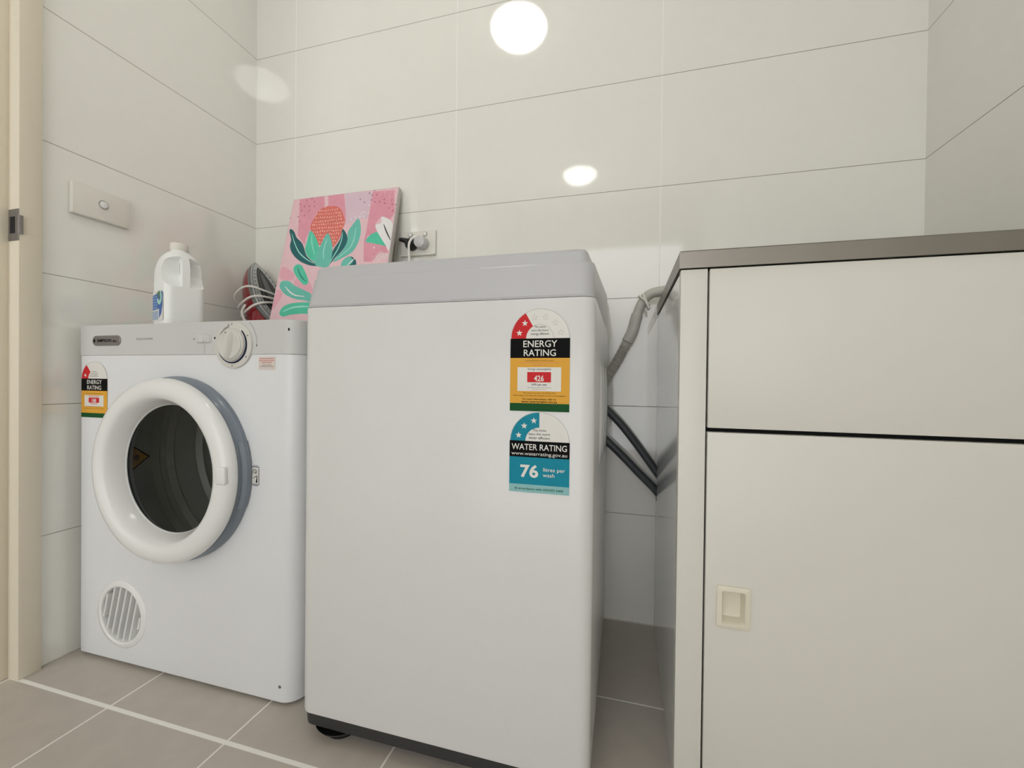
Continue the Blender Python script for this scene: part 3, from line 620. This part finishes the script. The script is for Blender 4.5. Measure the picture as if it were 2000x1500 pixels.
def inside(x, y, P):
    r = False
    for i in range(len(P)):
        (x1, y1), (x2, y2) = P[i-1], P[i]
        if (y1 > y) != (y2 > y) and x < (x2-x1)*(y-y1)/(y2-y1)+x1: r = not r
    return r
for i in range(16):
    for j in range(12):
        u = .225+.0215*i+(.011 if j % 2 else 0)+rnd.uniform(-.003, .003); v = .63+.0255*j+rnd.uniform(-.004, .004)
        if inside(u, v, poly) and inside(u+.008, v, poly) and inside(u-.008, v, poly): dot(u, v, rnd.uniform(.0014, .0022), h+5*e, 'p_peach', 1.7, rnd.uniform(-.4, .4))
blob('leafM1', h+6*e, 'p_mint'); blob('darkleaf2', h+6*e, 'p_deep'); blob('darkleaf1', h+6*e, 'p_deep'); blob('leafM2', h+7*e, 'p_teal')
blob('leafB', h+3*e, 'p_teal'); blob([(.657, .538), (.709, .512), (.722, .473), (.692, .455), (.64, .46), (.69, .50)], h+4*e, 'p_deep')
blob('leafS', h+3*e, 'p_mint'); blob('leafL1', h+3*e, 'p_teal'); blob('leafL2', h+3*e, 'p_mint')
blob([(.40, .20), (.47, .30), (.60, .34), (.70, .30), (.58, .22)], h+3*e, 'p_teal'); blob([(.44, .10), (.50, .16), (.66, .16), (.74, .10), (.58, .06)], h+3*e, 'p_mint')
blob('greenR', h+3*e, 'p_mint'); blob('flowerR', h+4*e, 'p_white')
for k, wd, m in (('vein1', .0035, 'p_vein'), ('vein2', .0035, 'p_vein'), ('veinR', .0035, 'p_vein'), ('veinM2', .0035, 'p_vein'), ('veinL1', .0045, 'p_white'), ('veinS', .003, 'p_deep'), ('veinF', .004, 'p_ink'), ('veinB', .004, 'p_white')):
    stroke(k, wd, h+8*e, m)
stroke([(.12, .185), (.2, .21), (.3, .215), (.36, .21)], .006, h+8*e, 'p_vein')
stroke([(.255, .72), (.275, .65), (.32, .57)], .003, h+8*e, 'p_vein')
for u, v in PAINT['dots']: dot(u, v, .0017, h+4*e, 'p_dot', 1.8, rnd.uniform(-1, 0))
for u, v in PAINT['white']:
    dot(u, v, .0022, h+4*e, 'p_white', 1.5, rnd.uniform(-1, 1)); dot(u+rnd.uniform(-.03, .03), v+rnd.uniform(-.02, .02), .0013, h+4*e, 'p_white', 1.5, 1)
for k in range(22): dot(rnd.uniform(.86, .98), rnd.uniform(.50, .56), .0012, h+4*e, 'p_white', 1.4, rnd.uniform(0, 3))
stroke([(.84, .95), (.87, .985), (.89, .94)], .004, h+4*e, 'p_mid'); stroke([(.92, .93), (.95, .98), (.985, .95)], .004, h+4*e, 'p_mid')
b.build('painted_picture', pa)

# ------------------------------------------------------------------ white jug on the dryer
JX, JY, JZ = .172, -.390, .7865
jr = Matrix.Translation((JX, JY, JZ)) @ Matrix.Rotation(radians(-17), 4, 'Z') @ Matrix.Diagonal((.79, .79, .93, 1))   # local +x is the handle side, local -y the label side
jg = thing('plastic_jug', 'large white plastic jug with a screw cap and blue label, standing on the dryer', 'jug', (JX, JY, JZ))
def jring(hw, hd, r, z, ox=0): return [jr @ Vector((v.x+ox, v.y, v.z)) for v in rr(-hw, hw, -hd, hd, r, z, 7)]
b = B()
S = .0545
b.loft([jring(S-.008, S-.008, .02, 0), jring(S-.002, S-.002, .022, .004), jring(S, S, .022, .012), jring(S, S, .022, .120), jring(S, S, .026, .145),
        jring(S*.985, S*.985, .03, .163), jring(S*.93, S*.94, .036, .180), jring(S*.80, S*.82, .038, .196), jring(S*.60, S*.62, .030, .207),
        jring(.024, .024, .0239, .213), jring(.0225, .0225, .0224, .216), jring(.0225, .0225, .0224, .224)], 'jug')
jb = b.build('jug_body', jg)
c = B()    # hollows either side of the handle
for s in (-1, 1):
    c.loft([[jr @ (Vector((x, y, z))) for x, z in ((.020, .150), (.030, .128), (.055, .112), (.075, .112), (.075, .196), (.045, .196), (.028, .184))] for y in ((.0105*s, .07*s) if s > 0 else (.07*s, .0105*s))], 'void')
bmesh.ops.recalc_face_normals(c.bm, faces=c.bm.faces)
boolean_cut(jb, c)
c = B(); c.loft([[jr @ (Vector((x, y, z))) for x, z in ((.026, .156), (.034, .142), (.036, .180), (.030, .178))] for y in (-.03, .03)], 'void')
bmesh.ops.recalc_face_normals(c.bm, faces=c.bm.faces); boolean_cut(jb, c)
md = jb.modifiers.new('soften', 'BEVEL'); md.width = .004; md.segments = 3; md.limit_method = 'ANGLE'; md.angle_limit = radians(35); md.harden_normals = False
b = B(); n = 40; rings = []
for z, r in ((.218, .0243), (.2190, .0248), (.2345, .0244), (.2362, .0232)):
    rings.append([jr @ Vector(((r+(.0004 if i % 2 else 0))*cos(2*pi*i/n), (r+(.0004 if i % 2 else 0))*sin(2*pi*i/n), z)) for i in range(n)])
b.loft(rings, 'cap'); b.build('cap', jg)
b = B(); ml = jr @ facing_front(0, -S-.0003, 0)
def lab(pts, h_, m): b.shape(ml, pts, h_, m)
lab([(-.040, .020), (.040, .020), (.040, .093), (.030, .100), (-.040, .100)], .0002, 'paper')
lab([(-.040, .050), (-.040, .090), (.010, .094), (.034, .098), (.037, .092), (.036, .058), (.026, .038), (.010, .027), (.010, .052)], .0004, 'jug_blue')
for k in range(5): lab([(-.040, .054+.0075*k), (-.004, .054+.0075*k), (-.004, .0575+.0075*k), (-.040, .0575+.0075*k)], .0006, 'jug_sky')
for k in range(4): lab([(-.038+.011*k, .024), (-.032+.011*k, .024), (-.032+.011*k, .047), (-.038+.011*k, .047)], .0006, 'jug_sky')
b.disc(ml @ Matrix.Translation((.012, .082, 0)), .008, .019, .0006, 'jug_mint', 24, radians(-170), radians(60))
lab([(-.012, .092), (.012, .101), (.016, .096), (.013, .080), (.006, .080), (.002, .092)], .0008, 'jug_green')
b.build('paper_label', jg)

# ------------------------------------------------------------------ clothes iron standing on its heel
ir = thing('clothes_iron', 'red and grey steam iron standing upright with its white cord wrapped round it', 'clothes iron', (.1, -.09, .7865))
IL = .262
tilt, iyaw = radians(31), radians(-4)
# local: x across the sole, y along the sole towards the tip, z out of the sole (towards camera); body lies at -z
na = Vector((cos(iyaw), sin(iyaw), 0)); acr = Vector((-sin(iyaw), cos(iyaw), 0))
up = (Vector((0, 0, 1))*cos(tilt) - na*sin(tilt)).normalized(); nz = acr.cross(up).normalized()
org = Vector((.203, -.077, .834))
mi_ = Matrix(((acr.x, up.x, nz.x, org.x), (acr.y, up.y, nz.y, org.y), (acr.z, up.z, nz.z, org.z), (0, 0, 0, 1)))
def sole(sc, off, n=14, L_=IL, W_=.064, y0=.018, rear=.42):
    pts = []
    for i in range(n+1):
        t = i/n; y = y0 + (L_-y0)*t; wv = W_*(1-t**2.0)**.72*(rear+(1-rear)*sin(pi/2*min(1, t/.42))**.8)*1.12
        pts.append((wv, y))
    right = [(w_*1.0, y) for w_, y in pts]; left = [(-w_, y) for w_, y in reversed(pts[:-1])]
    cx, cy = 0, (L_+y0)/2
    return [mi_ @ Vector((x*sc, cy+(y-cy)*(1-(1-sc)*.45), off)) for x, y in right+left]
b = B(); b.loft([sole(.98, -.004), sole(1, -.002), sole(.99, 0)], 'soleplate')
for sc, m, o_ in ((.93, 'iron_grey', .0003), (.88, 'soleplate', .0006), (.62, 'paper', .0009), (.595, 'sole_dark', .0012), (.44, 'iron_grey', .0015), (.40, 'sole_dark', .0018), (.2, 'iron_grey', .0021)):
    b.poly(sole(sc, o_), m)
ref = sole(.77, .0024, 14)
for k in range(2, 13):
    for v in (ref[k], ref[len(ref)-k-1]):
        b.poly([v + .0022*(cos(a)*acr + sin(a)*up) for a in [2*pi*i/8 for i in range(8)]], 'ink')
b.build('soleplate', ir)
b = B(); b.loft([sole(1.0, -.0045), sole(1.03, -.008), sole(1.03, -.014), sole(1.0, -.018)], 'iron_grey'); b.build('skirt', ir)
b = B(); b.loft([sole(.995, -.0182, rear=.5), sole(1.0, -.028, rear=.75), sole(1.0, -.045, L_=IL*.97, rear=.95), sole(.95, -.060, L_=IL*.91, rear=.95), sole(.84, -.073, L_=IL*.82, rear=.95), sole(.60, -.080, L_=IL*.72, rear=.95)], 'iron_red'); b.build('water_tank', ir)
b = B()
hp = [(0, .200, -.060), (0, .188, -.076), (0, .150, -.088), (0, .09, -.090), (0, .035, -.082), (0, .016, -.064)]
sp_ = spline([mi_ @ Vector(p) for p in hp], 8); b.tube(sp_, [.012+.003*sin(pi*i/(len(sp_)-1)) for i in range(len(sp_))], 'iron_dark', 16); b.build('handle', ir)
b = B(); b.box((-.040, .001, -.075), (.040, .020, -.024), 'iron_dark', .007, 3, mi_); b.build('heel', ir)
b = B()
def wrap(y, ph, skew, s_=1.0, tail=None):
    pts = []
    for k in range(33):
        a = 2*pi*k/32+ph; c_, q_ = cos(a), sin(a)
        x = .0760*s_*math.copysign(abs(c_)**.6, c_); z = -.040 + .048*math.copysign(abs(q_)**.6, q_)
        pts.append(mi_ @ Vector((x, y + skew*c_, z)))
    return pts
for y, sk, s_ in ((.128, -.026, .97), (.106, -.004, 1.0), (.088, .012, 1.04)): b.tube(wrap(y, 0, sk, s_), .0034, 'cable', 10)
b.tube(spline([mi_ @ Vector(p) for p in ((-.082, .092, -.03), (-.086, .075, -.052), (-.080, .04, -.06), (-.074, .006, -.062))], 8), .0034, 'cable', 10)
b.build('cord', ir)

# ------------------------------------------------------------------ light switch on the left wall
sw = thing('light_switch', 'white rectangular wall switch plate with one small oval button on the left wall', 'light switch', (0, -.4595, 1.0925))
my = Matrix(((0, 0, 1, 0), (1, 0, 0, -.4595), (0, 1, 0, 1.0925), (0, 0, 0, 1)))     # local z -> +X
b = B(); b.box((-.060, -.0375, .0002), (.060, .0375, .0125), 'switch', .0022, 3, my); b.build('switch_plate', sw)
b = B(); e1 = my @ Matrix.Translation((.002, .003, 0)) @ Matrix.Diagonal((1, 1.05, 1, 1))
b.lathe([(.0105, .0126), (.0103, .0138), (.0090, .0138), (.0086, .0126)], e1, 'label_line', 32); b.lathe([(.0085, .0126), (.0078, .0158), (.0030, .0170), (.0002, .0170)], e1, 'white_gloss', 32); b.build('button', sw)

# ------------------------------------------------------------------ double power point on the back wall with two plugs
po = thing('power_outlet', 'double power outlet on the back wall just above the washing machine lid', 'power outlet', (.645, 0, 1.096))
mp = facing_front(.6450, 0, 1.0985)
b = B(); b.box((-.0600, -.0365, .0002), (.0600, .0365, .0090), 'switch', .0020, 3, mp); b.box((-.0600, -.0410, .0002), (.0600, -.0360, .0145), 'switch', .0010, 2, mp); b.build('outlet_plate', po)
for sx in (-.026, .024):
    b = B(); b.lathe([(.0078, .0091), (.0076, .0105), (.0066, .0105), (.0064, .0092)], mp @ Matrix.Translation((sx, .0255, 0)), 'label_line', 24)
    b.lathe([(.0062, .0092), (.0058, .0125), (.0025, .0135), (.0002, .0135)], mp @ Matrix.Translation((sx, .0255, 0)), 'white_gloss', 24); b.build('outlet_switch', po)
pc = thing('mains_plug', 'black round plug in the left socket with a pale cord bending down to the left', 'plug', (.622, -.012, 1.088))
b = B(); b.lathe([(.0002, .0095), (.0175, .0095), (.0185, .012), (.0180, .026), (.0145, .034), (.0002, .036)], mp @ Matrix.Translation((-.018, -.007, 0)), 'black', 32)
b.tube(spline([mp @ Vector(p) for p in ((-.022, -.002, .026), (-.034, .003, .028), (-.045, .006, .029), (-.053, .007, .029))], 5), [.0085]*6+[.007]*5+[.0055]*5, 'black', 12); b.build('plug', pc)
b = B(); b.tube(spline([mp @ Vector(p) for p in ((-.052, .007, .029), (-.059, .005, .029), (-.066, -.008, .029), (-.070, -.03, .028), (-.072, -.08, .026), (-.070, -.22, .02))], 8), .0034, 'cable_grey', 10); b.build('cable', pc)
pc = thing('mains_plug', 'white moulded plug in the right socket with a white cord looping down', 'plug', (.668, -.012, 1.088))
b = B(); b.lathe([(.0002, .0095), (.0190, .0095), (.0200, .013), (.0200, .030), (.0175, .040), (.0100, .044), (.0002, .045)], mp @ Matrix.Translation((.019, -.006, 0)), 'plug_white', 32); b.build('plug', pc)
b = B(); b.tube(spline([mp @ Vector(p) for p in ((.016, .006, .034), (.004, .007, .040), (-.006, -.001, .043), (-.0125, -.015, .043), (-.0145, -.035, .040), (-.015, -.08, .034), (-.012, -.2, .022))], 8), .0036, 'cable', 10); b.build('cable', pc)

# ------------------------------------------------------------------ hoses
dh = thing('drain_hose', 'pale grey corrugated drain hose rising behind the washer and over the bench top', 'hose', (1.24, -.05, .69))
low = spline([(1.10, -.022, .52), (1.17, -.03, .585), (1.215, -.045, .645), (1.2395, -.05, .689), (1.262, -.05, .728), (1.2855, -.05, .775)], 40)
acc = 0; rad = []; last = low[0]
for p in low: acc += (p-last).length; last = p; rad.append(.0125+.0020*sin(acc/.0052*2*pi))
b = B(); b.tube(low, rad, 'hose', 14); b.build('corrugated_tube', dh)
top = spline([(1.2850, -.05, .774), (1.298, -.05, .802), (1.306, -.051, .832), (1.3155, -.052, .864), (1.330, -.054, .889), (1.350, -.057, .9005), (1.378, -.062, .9035), (1.408, -.078, .902), (1.434, -.105, .888), (1.446, -.122, .850), (1.448, -.126, .790)], 8)
b = B(); b.tube(top, [.0150 if i < 20 else .0125 for i in range(len(top))], 'hose', 16); b.build('elbow', dh)
b = B(); b.box((-.0025, -.019, -.006), (.0025, .019, .017), 'clip', .0015, 2, Matrix.Translation((1.3255, -.056, .880)) @ Matrix.Rotation(radians(-48), 4, 'Y') @ Matrix.Rotation(radians(90), 4, 'X'))
b.box((-.003, -.017, -.022), (.003, .010, .022), 'clip', .0015, 2, Matrix.Translation((1.3300, -.057, .877)) @ Matrix.Rotation(radians(-22), 4, 'Y')); b.build('clip', dh)
def inlet(label, P):
    t = thing('inlet_hose', label, 'hose', P[0], 'dark grey hoses behind the washing machine')
    b = B(); b.tube(spline(P, 10), .0105, 'hose_dark', 14); b.build('rubber_tube', t)
inlet('dark grey hose slanting down behind the washing machine, upper of the two', [(1.15, -.030, .655), (1.19, -.032, .630), (1.233, -.034, .591), (1.275, -.034, .548), (1.320, -.030, .490), (1.362, -.027, .432), (1.40, -.026, .385), (1.44, -.026, .36)])
inlet('dark grey hose slanting down behind the washing machine, lower of the two', [(1.15, -.030, .570), (1.19, -.032, .545), (1.233, -.034, .507), (1.275, -.034, .468), (1.320, -.030, .422), (1.362, -.027, .380), (1.40, -.026, .335), (1.44, -.026, .31)])

# ------------------------------------------------------------------ laundry cabinet and steel bench top
lc = thing('laundry_cabinet', 'white laundry cabinet with one drawer front above a door, under the steel bench top', 'cabinet', (1.66, -.24, 0))
CX, CY = 1.365, -.472
b = B()   # glossy side panel, notched at the back for the hoses
out = [(CY+.0182, 0.0005), (-.003, 0.0005), (-.003, .350), (-.044, .350), (-.044, .475), (-.003, .475), (-.003, .846), (CY+.0182, .846)]
b.loft([[Vector((x, y, z)) for y, z in out] for x in (CX, CX+.016)], 'cabinet_side'); 
bmesh.ops.recalc_face_normals(b.bm, faces=b.bm.faces); b.build('side_panel', lc)
b = B(); b.box((CX, CY, .0005), (1.4055, CY+.018, .8505), 'cabinet', .0012, 2); b.build('front_stile', lc)
b = B(); b.box((1.4065, CY+.021, .001), (XR-.002, -.05, .003), 'void'); b.box((1.4065, CY+.021, .001), (XR-.002, CY+.024, .848), 'void'); b.build('carcass', lc)  # carcass sheets coloured near-black for the shade in the door gaps
b = B(); b.box((1.4085, CY, .5950), (XR-.003, CY+.018, .8500), 'cabinet', .0012, 2); b.build('drawer_front', lc)
b = B(); b.box((1.4085, CY, .0100), (XR-.003, CY+.018, .5880), 'cabinet', .0012, 2); cdoor = b.build('door', lc)
hx0, hx1, hz0, hz1 = 1.4335, 1.4655, .2865, .3365
c = B(); c.box((hx0-.003, CY-.01, hz0-.003), (hx1+.003, CY+.0172, hz1+.003), 'void'); boolean_cut(cdoor, c)
b = B()
mh = facing_front((hx0+hx1)/2, CY, (hz0+hz1)/2)
def hr(a, c_, r, z): return [mh @ Vector((v.x, v.y, z)) for v in rr(-a, a, -c_, c_, r, 0, 4)]
A, C_ = (hx1-hx0)/2, (hz1-hz0)/2
b.loft([hr(A+.0085, C_+.0080, .004, .0001), hr(A+.0085, C_+.0080, .004, .0030), hr(A+.0068, C_+.0063, .004, .0042), hr(A+.0008, C_+.0008, .003, .0042),
        hr(A, C_, .003, .0030), hr(A-.002, C_-.003, .003, -.0150), hr(A-.0045, C_-.006, .003, -.0160)], 'handle', cap0=False)
b.build('recessed_handle', cdoor)
bt = thing('bench_top', 'brushed stainless steel bench top with a sink, on the white laundry cabinet', 'bench top', (1.66, -.24, .852))
b = B(); z0, z1 = .8520, .8805
X0, X1, Y0, Y1 = 1.3625, XR-.001, CY-.003, -.001; sx0, sx1, sy0, sy1 = 1.425, 1.90, -.42, -.09
rings = [[Vector((x, y, z)) for x, y in q] for q, z in (
    (((X0+.02, Y0+.02), (X1, Y0+.02), (X1, Y1), (X0+.02, Y1)), z0), (((X0, Y0), (X1, Y0), (X1, Y1), (X0, Y1)), z0), (((X0, Y0), (X1, Y0), (X1, Y1), (X0, Y1)), z1-.002),
    (((X0+.002, Y0+.002), (X1, Y0+.002), (X1, Y1), (X0+.002, Y1)), z1), (((sx0, sy0), (sx1, sy0), (sx1, sy1), (sx0, sy1)), z1))]
b.loft(rings, 'steel', cap0=False, cap1=False); b.build('steel_top', bt)
b = B(); b.loft([rr(sx0-.004, sx1+.004, sy0-.004, sy1+.004, .03, z1+.0008), rr(sx0, sx1, sy0, sy1, .04, z1-.002), rr(sx0+.006, sx1-.006, sy0+.006, sy1-.006, .05, .70), rr(sx0+.03, sx1-.03, sy0+.03, sy1-.03, .05, .68)], 'steel', cap0=False)
b.build('sink_bowl', bt)
